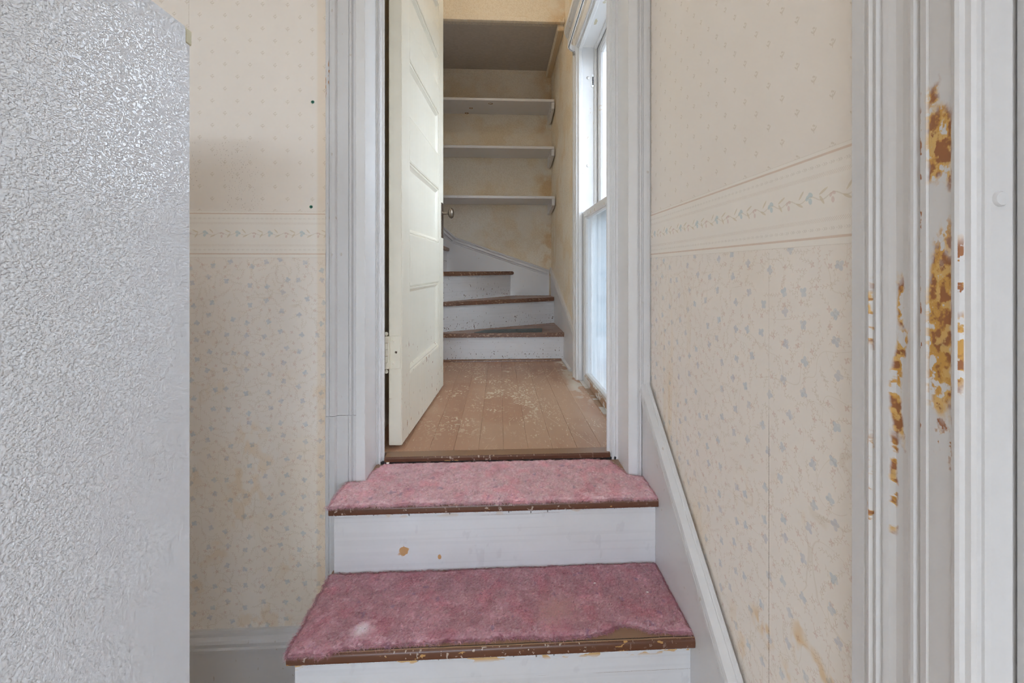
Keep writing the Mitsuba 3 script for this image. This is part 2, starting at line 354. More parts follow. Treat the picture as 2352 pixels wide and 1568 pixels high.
def rust_fn(p, n, uv):
    y, z = p.y, p.z
    col = mix((.56, .548, .542), (.61, .60, .595), fbm(y * 9, z * 3, 1.0))
    yx = y + p.x * 1.3
    f1 = fbm(yx * 85, z * 60, 3.0, 5)
    f2 = fbm(yx * 160, z * 130, 8.0, 4)
    def patch(y0, y1, z0, z1, thr, sy=.003, sz=.012):
        return band(y + .006 * (f2 - .5), y0, y1, sy) * band(z + .05 * (f1 - .5), z0, z1, sz) * smoothstep(thr, thr + .06, f1 * .6 + f2 * .4)
    m = patch(.4275, .4535, 1.425, 1.505, .41)
    m = dr.maximum(m, patch(.441, .4535, 1.505, 1.53, .45))
    m = dr.maximum(m, patch(.4275, .441, 1.355, 1.372, .40))
    m = dr.maximum(m, patch(.4275, .4535 - .10 * dr.maximum(z - 1.30, 0), 1.182, 1.352, .36))
    m = dr.maximum(m, patch(.4275, .446, 1.136, 1.165, .52))
    m = dr.maximum(m, patch(.4275, .4535, 1.13, 1.18, .57))
    c2 = .490 + .008 * dr.sin((z - 1.12) * 26)
    m = dr.maximum(m, patch(c2 - .0055, c2 + .0065, 1.135, 1.255, .36, .002))
    m = dr.maximum(m, patch(.489, .4965, 1.262, 1.325, .40, .002))
    m = dr.maximum(m, patch(.497, .5035, 1.02, 1.14, .46, .002))
    m = dr.maximum(m, patch(.4615, .4645, 1.09, 1.52, .52, .0008))
    m = dr.maximum(m, patch(.526, .531, 1.00, 1.12, .50, .001))
    m = dr.maximum(m, patch(.526, .530, 1.24, 1.31, .48, .001))
    jm = band(p.x, .4635, .4692, .0008) * dr.select(y < .4195, 1.0, 0.0)
    m = dr.maximum(m, jm * band(z + .03 * (f1 - .5), 1.21, 1.285, .01) * smoothstep(.40, .47, f2))
    m = dr.maximum(m, jm * band(z, 1.29, 1.36, .01) * smoothstep(.58, .62, f2))
    rust = mix((.50, .26, .035), (.27, .085, .010), smoothstep(.50, .62, f2 * .5 + f1 * .5))
    rust = mix(rust, (.62, .42, .15), smoothstep(.52, .40, f2) * .6)
    return mix(col, rust, dr.minimum(m, 1) * .95)

def popcorn(p, n, uv):
    return fbm(p.x * 90, p.y * 90, p.z * 90, 2)

def nookceil_fn(p, n, uv):
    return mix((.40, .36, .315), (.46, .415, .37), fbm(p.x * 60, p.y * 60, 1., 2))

def fridge_bump(p, n, uv):
    q = fbm(p.y * 330 + 1.2 * noise(p.z * 80, p.y * 80, 2), p.z * 400, 3.0, 2)
    return smoothstep(.28, .72, q)

def brush_bump(p, n, uv):
    return noise(p.y * 45 + p.x * 45, p.z * 5, 2) + .6 * fbm(p.x * 25, p.y * 25, p.z * 25, 2)

def plank_bump(p, n, uv):
    return fbm(p.x * 130, p.y * 9, 1.0, 3) + fbm(p.x * 12, p.y * 9, 4.0, 2)

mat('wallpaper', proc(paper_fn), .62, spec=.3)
mat('hall_wallpaper', proc(hall_paper_fn), .7, spec=.25)
mat('white_paint', proc(white_fn), .38)
mat('jamb_paint_lit', proc(lambda p, n, uv: mix((.64, .64, .64), (.69, .69, .69), fbm(p.y * 9 + p.x * 7, p.z * 3, 1.))), .36)  # paler than the casing white: light on the left jamb put into the colour
mat('window_paint', proc(window_white_fn), .32)
mat('sash_rail_paint', proc(sashrail_fn), .4)
mat('riser_paint', proc(riser_fn), .36, bump=brush_bump, bscale=.0001, eps=2e-3)
mat('cream_paint', proc(cream_fn), .36, bump=brush_bump, bscale=.0001, eps=2e-3)
mat('stained_paint', proc(rust_fn), .38)
mat('plank_paint', proc(plank_fn), .42, bump=plank_bump, bscale=.0005, eps=2e-3)
mat('tread_paint', proc(tread_fn), .33)
mat('step_paint', proc(step_fn), .30)
mat('popcorn_ceiling', proc(nookceil_fn), .8, bump=popcorn, bscale=.004, eps=2e-3, spec=.2)
mat('fridge_enamel', (.72, .74, .77), .21, bump=fridge_bump, bscale=.0015, eps=3e-4, spec=1.0, clearcoat=1.0, clearcoat_gloss=.9)
mat('fridge_smooth', (.72, .74, .755), .28)
mat('hinge_beige', (.56, .52, .36), .5)
mat('gasket', (.45, .45, .44), .7)
mat('felt', {'type': 'mesh_attribute', 'name': 'vertex_color'}, .95, spec=.1, sheen=.5)
mat('aged_metal', (.20, .165, .13), .28, metallic=.95)
mat('dark_metal', (.12, .09, .07), .42, metallic=.7)
mat('steel', (.55, .54, .52), .35, metallic=.9)
mat('green_plastic', (.02, .16, .11), .4)
mat('black_void', (.02, .02, .02), .6)
mat('grip_tape', proc(lambda p, n, uv: mix((.055, .065, .07), (.13, .15, .155), fbm(p.x * 40, p.y * 60, 2., 4))), .9, spec=.1)
mat('plain_ceiling', (.74, .72, .68), .8)
mat('vinyl_floor', proc(lambda p, n, uv: mix((.50, .44, .36), (.60, .54, .45), fbm(p.x * 12, p.y * 12, 1.))), .4)
mat('chip_white', (.78, .77, .74), .6)
mat('opal', (.85, .84, .8), .4)
mat('ring_stain', (.30, .18, .08), .6)
scene['pane_glass'] = {'type': 'thindielectric', 'int_ior': 1.5}
scene['plastic_film'] = {'type': 'principledthin', 'base_color': proc(lambda p, n, uv: mix((.32, .36, .38), (.42, .45, .46), smoothstep(.3, .7, fbm(p.y * 13, p.z * .7, 1., 3))) * (1 - .22 * line(p.y, 2.12, .02)) * (1 - .16 * line(p.y, 1.86, .015))), 'roughness': .5, 'diff_trans': 1.5, 'spec_trans': 0.0}

# ------------------------------------------------------------------ dimensions
YW, RX = 1.407, .492            # stair-side wall and right-hand wall of the kitchen
ZL = .687                       # landing floor
HX, HL, HB = .462, -.462, 3.85  # hall: right wall, left wall, back wall
NZ = 3.08                       # ceiling over the shelves
KC = 3.06                       # kitchen ceiling
LC = 3.50                       # landing ceiling
KL, KR = -1.62, -2.9            # kitchen left wall, rear wall
S = 'structure'

# ------------------------------------------------------------------ kitchen shell
add('floor', box(KL - .1, .62, KR - .1, 1.53, -.1, 0), 'vinyl_floor', 'tan vinyl kitchen floor below the steps', kind=S)
add('ceiling', box(KL - .1, .62, KR - .1, 1.53, KC, KC + .1), 'plain_ceiling', 'white kitchen ceiling', kind=S)
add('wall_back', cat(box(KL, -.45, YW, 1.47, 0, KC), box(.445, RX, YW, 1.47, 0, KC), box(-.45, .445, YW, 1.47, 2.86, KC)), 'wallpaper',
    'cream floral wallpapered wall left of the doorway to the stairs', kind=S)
add('wall_back__paper_border', cat(box(KL, -.5425, YW - .0006, YW + .001, 1.366, 1.512)), 'wallpaper', 'cream border strip with blue and pink flowers')
wr = sg.box(KR, 0, 1.53, KC) - sg.box(-.47, -1, .437, 2.12) - sg.box(-2.45, .75, -.80, 2.55)
add('wall_right', prism(wr, 'x', RX, .60), 'wallpaper', 'cream floral wallpapered wall right of the steps', kind=S)
add('wall_right__paper_border', box(RX - .0006, RX + .001, .56, YW, 1.366, 1.512), 'wallpaper', 'cream border strip with blue and pink flowers')
add('wall_left', box(KL - .1, KL, KR, 1.53, 0, KC), 'wallpaper', 'wallpapered wall behind the refrigerator', kind=S)
add('wall_rear', prism(sg.box(KL, 0, .60, KC) - sg.box(-1.45, .55, .40, 2.6), 'y', KR - .1, KR), 'wallpaper', 'wallpapered rear wall of the kitchen', kind=S)

# window added in the right wall for daylight, unseen behind the camera
WK = (-2.45, -.80, .75, 2.55)
def ring(y0, y1, z0, z1, t, x0, x1, tb=None):
    return prism(sg.box(y0, z0, y1, z1) - sg.box(y0 + t, z0 + (tb or t), y1 - t, z1 - t), 'x', x0, x1)
add('added_window_2__frame', cat(ring(WK[0], WK[1], WK[2], WK[3], .05, .50, .58), box(.52, .56, WK[0], WK[1], 1.62, 1.67)), 'white_paint')
tag('added_window_2', 'added kitchen window in the right wall, out of view', kind=S)
add('added_window_2__casing', ring(WK[0] - .1, WK[1] + .1, WK[2] - .1, WK[3] + .1, .1, .470, .492), 'white_paint')
scene['added_window_2__pane'] = mikit.ply(trimesh.Trimesh([[.54, WK[0] + .05, .8], [.54, WK[1] - .05, .8], [.54, WK[1] - .05, 2.50], [.54, WK[0] + .05, 2.50]], [[0, 1, 2], [0, 2, 3]], process=False), 'pane_glass')

tag('added_window_3', 'added kitchen window in the rear wall, out of view', kind=S)  # added behind the camera, unseen, to light the surfaces facing it
add('added_window_3__frame', cat(prism(sg.box(-1.45, .55, .40, 2.6) - sg.box(-1.40, .60, .35, 2.55), 'y', KR - .08, KR - .02), box(-.55, -.50, KR - .07, KR - .03, .58, 2.57)), 'white_paint')
add('added_window_3__casing', prism(sg.box(-1.55, .45, .48, 2.7) - sg.box(-1.45, .55, .40, 2.6), 'y', KR, KR + .02), 'white_paint')
scene['added_window_3__pane'] = mikit.ply(trimesh.Trimesh([[-1.40, KR - .05, .60], [.35, KR - .05, .60], [.35, KR - .05, 2.55], [-1.40, KR - .05, 2.55]], [[0, 1, 2], [0, 2, 3]], process=False), 'pane_glass')

# doorway beside the camera: stained casing, jamb and a shut door
E_ = [(.561, RX), (.561, .4725), (.559, .4705), (.5395, .4700), (.5375, .4735), (.5355, .4735), (.534, .4685), (.529, .4672), (.5265, .4700), (.5245, .4735), (.5225, .4690), (.5185, .4675), (.5165, .4735), (.5145, .4740),
      (.511, .4700), (.505, .4715), (.498, .4745), (.490, .4750), (.482, .4735), (.4755, .4690), (.472, .4665), (.4685, .4665), (.4665, .4725), (.4635, .4725), (.462, .4680), (.4545, .4670), (.4530, .4690), (.4515, .4680), (.4275, .4675), (.4265, .4655), (.4215, .4635), (.4185, .4655), (.4172, .4700), (.4125, .4712), (.4102, .4745), (.4098, .4790),
      (.412, .4800), (.412, .4812), (.4096, .4822), (.4090, .4880), (.4092, .5105), (.4105, .5130), (.4165, .5135), (.4165, .5565), (.395, .5565), (.395, RX + .10), (.46, RX + .10), (.46, RX)]
add('trim_4', prism(sg.Polygon([(x, y) for y, x in E_]), 'z', 0, 2.12), 'stained_paint', 'white fluted door casing with orange-brown peeled paint patches at far right', kind=S)
add('trim_4__screw_cap', lathe([(0, -.004), (.0065, -.0035), (.0078, -.001), (.0078, .001)], (.497, .4093, 1.40), (0, 1, 0), 24), 'white_paint', 'round painted-over screw plug', smooth=40)
add('door_2__leaf', box(.5200, .556, -.46, .4140, .01, 2.11, .002), 'white_paint')
tag('door_2', 'shut pale grey door at the right edge of the picture', kind=S)
add('door_2__knob', lathe([(.028, 0), (.028, .004), (.012, .008), (.010, .03), (.024, .036), (.030, .048), (.026, .06), (.012, .066), (0, .067)], (.5200, -.38, 1.0), (-1, 0, 0)), 'aged_metal', smooth=40)

# casing round the doorway to the stairs
def casing(x0, pr, z0, z1, flip=1):
    return prism(sg.Polygon([(x0 + flip * u, YW - d) for u, d in pr]), 'z', z0, z1)
CP = [(0, -.001), (0, .019), (.004, .024), (.012, .025), (.0135, .021), (.0155, .021), (.017, .025), (.021, .026), (.031, .026), (.0345, .021), (.035, .016), (.069, .0165), (.0705, .013), (.0722, .013), (.0735, .0185), (.0795, .0190), (.0815, .015), (.0835, .012), (.0855, .012), (.087, .0175), (.117, .018), (.119, .016), (.119, -.001)]
add('trim_1', cat(casing(-.542, CP, .8725, 2.96), casing(-.5425, [(u, d + .0008 if d > 0 else d) for u, d in CP], .0, .8715)), 'white_paint', 'fluted white door casing on the left of the doorway', kind=S)
CR = [(0, -.001), (0, .017), (.002, .0185), (.028, .0185), (.0295, .015), (.0315, .015), (.034, .020), (.039, .0205), (.0425, .016), (.044, .013), (.0465, .013), (.048, .018), (.056, .0215), (.066, .021), (.071, .017), (.0725, -.001)]
add('trim_2', casing(.4190, CR, .64, 2.96), 'white_paint', 'narrow fluted white door casing squeezed against the right wall', kind=S)
HP = [(2.845, YW), (2.845, YW - .02), (2.94, YW - .02), (2.945, YW - .026), (2.96, YW - .026), (2.96, YW)]
add('trim_3__head', prism(sg.Polygon([(b, a) for a, b in HP]), 'x', -.45, .45), 'white_paint')
tag('trim_3', 'white jambs and stops lining the doorway', kind=S)
def stopper(x, sgn, k):
    """Door stop with a bead, as a profile in x and y."""
    pts = [(0, 1.512), (.006, 1.512), (.008, 1.516), (.0105, 1.516), (.0125, 1.511), (.019, 1.5105), (.021, 1.515), (.0225, 1.515), (.0245, 1.520), (.031, 1.521), (.033, 1.523), (.033, 1.527), (0, 1.545)]
    return prism(sg.Polygon([(x + sgn * k * u, y) for u, y in pts]), 'z', .66, 2.845)
add('trim_3__jamb', box(-.450, -.4205, 1.388, 1.59, .655, 2.86, .0015), 'jamb_paint_lit')
add('trim_3__jamb', box(.4165, .446, 1.388, 1.56, .655, 2.86, .0015), 'jamb_paint_lit')
add('trim_3__jamb', box(-.4205, .4165, 1.389, 1.56, 2.845, 2.87), 'white_paint')
add('trim_3__door_stop', stopper(-.4205, 1, .74), 'jamb_paint_lit')
add('trim_3__door_stop', stopper(.4165, -1, 1.13), 'jamb_paint_lit')

# baseboard of the left wall
BP = [(YW, 0), (YW - .018, 0), (YW - .018, .150), (YW - .026, .152), (YW - .027, .160), (YW - .022, .164), (YW - .024, .176), (YW - .020, .183), (YW - .012, .190), (YW - .011, .198), (YW - .008, .205), (YW, .206)]
add('baseboard_back', prism(sg.Polygon(BP), 'x', KL, -.5425), 'white_paint', 'white baseboard with a moulded cap under the left wallpaper', kind=S)

# sloping skirt board of the steps on the right wall
def zs(y): return .932 + (y - 1.365) * .828
sk_poly = sg.Polygon([(1.3885, zs(1.3885)), (.24, 0), (1.3885, 0)])
add('trim_5', prism(sk_poly, 'x', .462, .4835), 'white_paint', 'sloping white skirt board beside the carpeted steps', kind=S)
SP = [(.012, -.0215), (.0125, -.019), (.009, -.014), (.0085, -.012), (.0062, -.0105), (.003, -.002), (.0, .0048), (-.007, .0075), (-.013, .006), (-.016, .0025), (-.019, .002), (-.022, .005), (-.030, .0055), (-.036, .0022), (-.044, .002), (-.048, 0), (-.002, 0), (-.002, -.0215)]
m5 = strip((.462, 1.405, zs(1.405)), (.462, .2435, .0), SP, (0, -.5, .86))
add('trim_5__cap_moulding', m5, 'white_paint')

# ------------------------------------------------------------------ hall shell
Y0 = 1.47
add('wall_front', cat(box(HL, -.45, Y0, 1.53, .5, LC), box(.446, HX, Y0, 1.53, .5, LC), box(-.45, .446, Y0, 1.53, 2.87, LC)), 'hall_wallpaper', 'hall side of the doorway wall', kind=S)
WY0, WY1, WZ0, WZ1 = 1.70, 2.505, ZL, 2.615      # stair window opening
hw = sg.box(1.47, .5, 3.95, LC) - sg.box(WY0 - .0195, WZ0 - .05, WY1 + .0195, WZ1 + .0195)
add('wall_hall_right', prism(hw, 'x', HX, .66), 'hall_wallpaper', 'stained tan hall wall with the tall window', kind=S)
add('wall_hall_left', box(HL - .1, HL, Y0, 3.02, .5, LC), 'hall_wallpaper', 'tan hall wall behind the open door', kind=S)
add('wall_hall_back', box(-1.35, HX, HB, 3.95, .5, LC), 'hall_wallpaper', 'stained tan back wall behind the shelves', kind=S)
add('wall_stairwell', box(-1.45, -1.35, 2.92, 3.95, .5, LC), 'hall_wallpaper', 'tan wall up the winding stairs', kind=S)
add('wall_stairwell_side', box(-1.35, HL - .1, 2.92, 3.02, .5, LC), 'hall_wallpaper', 'tan wall at the inner side of the winding stairs', kind=S)
add('wall_bulkhead', box(HL, HX, 3.052, 3.13, NZ, LC), 'hall_wallpaper', 'tan papered bulkhead above the shelf recess', kind=S)
add('wall_bulkhead__edge_bead', box(HL, HX - .002, 3.044, 3.075, NZ - .014, NZ + .022, .003), 'hall_wallpaper', 'pale papered edge strip')
add('ceiling_recess', box(-1.35, HX, 3.07, HB, NZ, NZ + .08), 'popcorn_ceiling', 'grey textured ceiling over the shelves', kind=S)
add('ceiling_landing', box(HL - .1, HX, Y0, 3.13, LC, LC + .08), 'plain_ceiling', 'ceiling high above the landing', kind=S)
add('trim_9', box(.414, HX, 3.08, HB, NZ - .055, NZ, .006), 'hall_wallpaper', 'papered strip in the corner of recess ceiling and right wall', kind=S)
add('trim_10', prism(sg.Polygon([(HB, NZ), (HB - .022, NZ), (HB - .018, NZ - .010), (HB, NZ - .024)]), 'x', -1.35, .42), 'hall_wallpaper', 'thin papered moulding along the top of the back wall', kind=S)

# landing floor of painted planks
add('floor_landing', box(HL, .462, 1.535, 3.06, ZL - .10, ZL - .016), 'black_void', 'worn brown painted plank floor of the landing', kind=S)
xs = [-.462] + [round(-.605 + .0885 * k, 4) for k in range(2, 13)] + [.4625]
for i in range(len(xs) - 1):
    g = .0004
    jit = 0.0004 * math.sin(i * 5.1)
    x1 = xs[i + 1]
    y1 = 3.045
    add('floor_landing__plank', box(xs[i] + g * .5, x1 - g * .5, 1.556, y1, ZL - .018, ZL + jit, .0007), 'plank_paint')
add('floor_landing__saddle', prism(sg.Polygon([(1.5075, ZL - .016), (1.5075, ZL - .006), (1.5115, ZL), (1.554, ZL + .001), (1.554, ZL - .018)]), 'x', -.392, .388), 'step_paint', 'brown threshold strip')
add('floor_landing__subfloor', box(-.41, .41, 1.512, 1.60, ZL - .12, ZL - .0165), 'black_void')

# ------------------------------------------------------------------ carpeted kitchen steps
def tread(x0, x1, y0, y1, z0, z1, r=.009):
    zm = (z0 + z1) / 2
    pts = [(y1, z0), (y0 + r * .6, z0)]
    for k in range(7):
        an = -math.pi / 2 + k * math.pi / 12
        pts.append((y0 + r - r * math.cos(an + 0) , z0 + r + r * math.sin(an)))
    for k in range(7):
        an = k * math.pi / 12
        pts.append((y0 + r - r * math.cos(an), z1 - r + r * math.sin(an)))
    pts.append((y1, z1))
    return prism(sg.Polygon(pts), 'x', x0, x1)
tag('carpeted_steps', 'short flight of white steps with brown edges and pink felt, below the doorway', 'steps')
SX0, SX1 = -.474, .4618
add('carpeted_steps__tread', cat(tread(SX0 - .004, SX1, 1.243, 1.386, .636, .662), box(-.4415, .4415, 1.386, 1.535, .636, .662)), 'step_paint', smooth=35)
add('carpeted_steps__tread', tread(SX0 - .006, SX1, 1.005, 1.285, .432, .459), 'step_paint', smooth=35)
add('carpeted_steps__tread', tread(SX0 - .006, SX1, .750, 1.045, .205, .232), 'step_paint', smooth=35)
add('carpeted_steps__riser', box(SX0 + .002, SX1, 1.268, 1.287, .455, .637, .001), 'riser_paint')
add('carpeted_steps__riser', box(SX0 + .002, SX1, 1.030, 1.049, .23, .433, .001), 'riser_paint')
add('carpeted_steps__riser', box(SX0 + .002, SX1, .776, .795, .0, .206, .001), 'riser_paint')
add('carpeted_steps__side_panel', prism(sg.Polygon([(.795, 0), (1.388, 0), (1.388, .637), (1.287, .637), (1.287, .433), (1.049, .433), (1.049, .206), (.795, .206)]), 'x', SX0 + .002, SX0 + .02), 'white_paint', 'white side of the steps')

rng = np.random.default_rng(7)
def felt_pad(name, poly, z0, thick, label, tone, nf, seed):
    """Felt underlay: a displaced sheet that thins to nothing at its ragged edges, and its loose fibres."""
    r = np.random.default_rng(seed)
    st = .0034
    x0, y0, x1, y1 = poly.bounds
    gx, gy = np.arange(x0 - st, x1 + 2 * st, st), np.arange(y0 - st, y1 + 2 * st, st)
    X, Y = np.meshgrid(gx, gy, indexing='ij')
    pts = shapely.points(X.ravel(), Y.ravel())
    ins = shapely.contains(poly, pts)
    d = shapely.distance(poly.boundary, pts)
    d = np.where(ins, d, 0)
    P3 = np.stack([X.ravel(), Y.ravel(), 0 * X.ravel()], 1)
    hh = thick * (1 - np.exp(-d / .0045)) * (.55 + .9 * meshkit.fbm(P3 * 55, 3, seed)) + np.minimum(d, .004) / .004 * .0022 * (meshkit.noise(P3 * 330, seed + 4) - .5)
    hh = np.where(ins, hh, -.0005)
    V = np.stack([X.ravel(), Y.ravel(), z0 + hh], 1)
    nx, ny = X.shape
    i, j = np.meshgrid(np.arange(nx - 1), np.arange(ny - 1), indexing='ij')
    q = np.stack([i * ny + j, (i + 1) * ny + j, (i + 1) * ny + j + 1, i * ny + j + 1], -1).reshape(-1, 4)
    q = q[ins[q].sum(1) >= 2]
    f = np.vstack([q[:, [0, 1, 2]], q[:, [0, 2, 3]]])
    used = np.unique(f); rm = np.full(len(V), -1); rm[used] = np.arange(len(used))
    def tint(p, k=0.):
        p = np.stack([p[:, 0], p[:, 1], 0 * p[:, 0]], 1)
        big = meshkit.fbm(p * 9, 3, seed + 11)[:, None]
        med = meshkit.fbm(p * 45, 3, seed + 12)[:, None]
        fine = meshkit.noise(p * 420, seed + 13)[:, None]
        c = np.array(tone[0]) * (1 - big) + np.array(tone[1]) * big
        c = c * (.80 + .40 * med)
        c = np.where(fine > .72, c * [.78, .62, .66], c)
        c = np.where(fine < .22, c * [1.2, 1.45, 1.4], c)
        spot = meshkit.fbm(p * 62, 2, seed + 14)[:, None]
        c = np.where(spot > .84, .6 * c + .4 * np.array([.13, .10, .24]), c)
        red = meshkit.fbm(p * 26, 2, seed + 15)[:, None]
        c = c * (1 - .14 * np.clip((red - .55) * 6, 0, 1) * np.array([0, 1, .8]))
        return c
    def spotw(p, c):
        for (cx, cy, rad, cc) in tone[2]:
            w = np.clip(1.3 - np.hypot(p[:, 0] - cx, p[:, 1] - cy) / rad + .7 * (meshkit.noise(np.c_[p[:, :2] * 90, p[:, 0] * 0]) - .5), 0, 1)[:, None]
            c = c * (1 - w) + np.array(cc) * w
        return c
    Vb = V[used]
    cb = spotw(Vb, tint(Vb)) * .9
    tag(name, label, 'carpet pad', 'pink felt pads on the steps')
    add(name + '__sheet', trimesh.Trimesh(Vb, rm[f], process=False), 'felt', smooth=True, color=np.clip(cb, .01, .95))
    # fibres: half spread over the sheet, the rest along its ragged front edge
    n1 = int(nf * .76)
    c = np.stack([r.uniform(x0, x1, nf * 3), r.uniform(y0, y1, nf * 3)], 1)
    c = c[shapely.contains(poly, shapely.points(c[:, 0], c[:, 1]))][:n1]
    b = np.array([poly.boundary.interpolate(s, normalized=True).coords[0] for s in r.random(nf - n1)])
    b += r.normal(0, .002, b.shape)
    c = np.vstack([c, b])
    dd = shapely.distance(poly.boundary, shapely.points(c[:, 0], c[:, 1]))
    c3 = np.c_[c, 0 * c[:, 0]]
    zz = z0 + thick * (1 - np.exp(-dd / .0045)) * (.55 + .9 * meshkit.fbm(c3 * 55, 3, seed)) - .0006
    az, el = r.uniform(0, 2 * np.pi, len(c)), r.uniform(.05, .75, len(c))
    L = r.uniform(.004, .009, len(c)); L[n1:] *= 1.9; el[n1:] -= .55
    dirv = np.stack([np.cos(az) * np.cos(el), np.sin(az) * np.cos(el), np.sin(el)], 1)
    base = np.c_[c, zz]
    midp = base + dirv * L[:, None] * .5
    a2 = az + r.normal(0, .9, len(c)); e2 = el - r.uniform(.2, 1.1, len(c))
    dir2 = np.stack([np.cos(a2) * np.cos(e2), np.sin(a2) * np.cos(e2), np.sin(e2)], 1)
    tip = midp + dir2 * L[:, None] * .5
    tip[:, 2] = np.maximum(tip[:, 2], z0 - .004)
    up = np.array([0, 0, 1.]); sd = np.cross(dirv, up); sd /= np.linalg.norm(sd, axis=1, keepdims=True) + 1e-9; u2 = np.cross(sd, dirv)
    rad = .00042
    vs = []
    for ctr, rr in ((base, rad), (midp, rad * .85)):
        for k in range(3):
            vs.append(ctr + rr * (np.cos(k * 2.0944) * sd + np.sin(k * 2.0944) * u2))
    vs.append(tip)
    VV = np.stack(vs, 1).reshape(-1, 3)
    ff = []
    for k in range(3):
        l = (k + 1) % 3
        ff += [[k, l, 3 + l], [k, 3 + l, 3 + k], [3 + k, 3 + l, 6]]
    FF = (np.array(ff)[None] + 7 * np.arange(len(c))[:, None, None]).reshape(-1, 3)
    cf = spotw(c3, tint(c3)) * r.uniform(.72, 1.32, (len(c), 1)) * np.array([1, 1, 1]) * (1 + r.normal(0, .07, (len(c), 3)))
    dark = r.random(len(c)) < .018
    cf[dark] = np.array([.14, .08, .11])
    edge_darker = np.clip(1 - dd / .009, 0, 1)[:, None]  # fibres get darker towards the outline of the pad
    cf = cf * (1 - .28 * edge_darker * np.array([.8, 1, .95]))
    add(name + '__pile', trimesh.Trimesh(VV, FF, process=False), 'felt', kind='stuff', smooth=False, color=np.repeat(np.clip(cf, .01, .95), 7, 0))

def ragged(pts, amp, seed, step=.004):
    """Polygon outline with torn edges."""
    ln = sg.LinearRing(pts); n = int(ln.length / step)
    q = np.array([ln.interpolate(k / n, normalized=True).coords[0] for k in range(n)])
    p3 = np.c_[q, 0 * q[:, 0]]
    q = q + amp * (np.stack([meshkit.fbm(p3 * 40, 3, seed), meshkit.fbm(p3 * 40 + 9, 3, seed + 1)], 1) - .5) * 2
    return sg.Polygon(q).buffer(0)
low = ragged([(-.478, 1.262), (-.478, 1.002), (-.40, 1.004), (-.345, 1.018), (-.20, 1.022), (-.05, 1.026), (.10, 1.026), (.18, 1.020), (.25, 1.026), (.285, 1.048), (.335, 1.046), (.36, 1.030), (.42, 1.026), (.459, 1.020), (.459, 1.265)], .006, 3)
felt_pad('felt_pad', low.intersection(sg.box(-.48, .9, .460, 1.267)), .459, .0085, 'pink felt carpet pad on the lower step, with a white rubbed spot',
         ((.57, .33, .37), (.47, .26, .295), [(-.325, 1.062, .023, (.86, .74, .78)), (.14, 1.10, .05, (.56, .325, .325))]), 52000, 5)
upp = ragged([(-.478, 1.350), (-.476, 1.246), (-.2, 1.2485), (.0, 1.2475), (.2, 1.249), (.459, 1.247), (.459, 1.372), (.425, 1.385), (.412, 1.39), (.380, 1.500), (.30, 1.507), (-.30, 1.507), (-.392, 1.505), (-.418, 1.44), (-.418, 1.384), (-.47, 1.384)], .004, 8)
felt_pad('felt_pad_001', upp.intersection(sg.box(-.48, 1.2, .460, 1.5065)), .662, .0075, 'pink felt carpet pad on the top step against the doorway',
         ((.77, .52, .55), (.69, .46, .49), []), 50000, 9)  # paler than the lower pad: stronger light up here painted into the tone

# loose bits
def flake(x, y, z, r, seed):
    rr = np.random.default_rng(seed)
    P = [(x + r * rr.uniform(.5, 1) * math.cos(t), y + .7 * r * rr.uniform(.5, 1) * math.sin(t), z + h) for t in np.linspace(0, 6.28, 9)[:-1] for h in (0, r * .35)]
    return hull(P)
add('paint_chip', flake(-.378, 1.4965, .672, .007, 1), 'chip_white', 'white paint chip lying at the left end of the threshold', 'paint chip')
for k, (x, y, t) in enumerate([(.262, 1.185, 'left of the three'), (.365, 1.205, 'farthest right of the three'), (.395, 1.145, 'nearest to the skirt board')]):
    add('lint', flake(x, y, .4665, .0048, 20 + k), 'chip_white', ['pale lint bit in the middle of the lower pink pad, right half', 'pale lint bit near the back of the lower pink pad', 'pale lint bit on the lower pink pad, closest to the skirt board'][k], 'lint', 'lint on the lower pink pad')

# ------------------------------------------------------------------ winding stairs at the end of the hall
tag('winding_staircase', 'white winding staircase with chipped brown treads at the end of the hall', 'staircase')
PV = np.array([-.455, 3.028])
A0, A1 = np.array([-.46, 3.018]), np.array([.452, 3.018])
B0, B1 = np.array([-.452, 3.034]), np.array([.449, 3.560])
Cc0, Cc1 = np.array([-.448, 3.05]), np.array([.128, 3.835])
D0, D1 = np.array([-.440, 3.04]), np.array([-.436, 3.835])
E0, E1 = np.array([-.70, 3.03]), np.array([-.70, 3.835])
ZT = [.887, 1.099, 1.311, 1.516]
def winder(name, n0, n1, b0, b1, extra, z, th=.030):
    """A tread between its nosing line n0-n1 and its back line, with a rounded front edge, clipped to the stairwell."""
    pts = [n0, n1] + extra + [b1, b0]
    well = sg.box(-1.34, 3.00, .452, 3.838) if name != 'A' else sg.box(-.46, 2.9, .452, 3.838)
    P = sg.Polygon([tuple(p) for p in pts]).buffer(0).intersection(well)
    layers = []
    for ins, z0, z1 in ((.006, 0, .004), (.0015, .004, .010), (0, .010, th - .010), (.0015, th - .010, th - .004), (.006, th - .004, th)):
        d = (n1 - n0) / np.linalg.norm(n1 - n0); nrm = np.array([-d[1], d[0]])
        # only the front edge is rounded: cut the front strip off
        cut = sg.Polygon([tuple(n0 - d * .5 + nrm * ins), tuple(n1 + d * .5 + nrm * ins), tuple(n1 + d * .5 + nrm * 3), tuple(n0 - d * .5 + nrm * 3)])
        layers.append(prism(P.intersection(cut), 'z', z - th + z0, z - th + z1))
    add('winding_staircase__tread', cat(*layers), 'tread_paint')
def lean(p0, p1, k):
    d = (p1 - p0) / np.linalg.norm(p1 - p0); n = np.array([-d[1], d[0]])
    return p0 + n * k, p1 + n * k
winder('A', A0, A1, *[q + np.array([0, .05]) for q in (B0, B1)], [np.array([.452, 3.6])], ZT[0])
winder('B', B0, B1, *[q for q in (Cc0, Cc1)], [np.array([.452, 3.84]), np.array([.15, 3.84])], ZT[1])
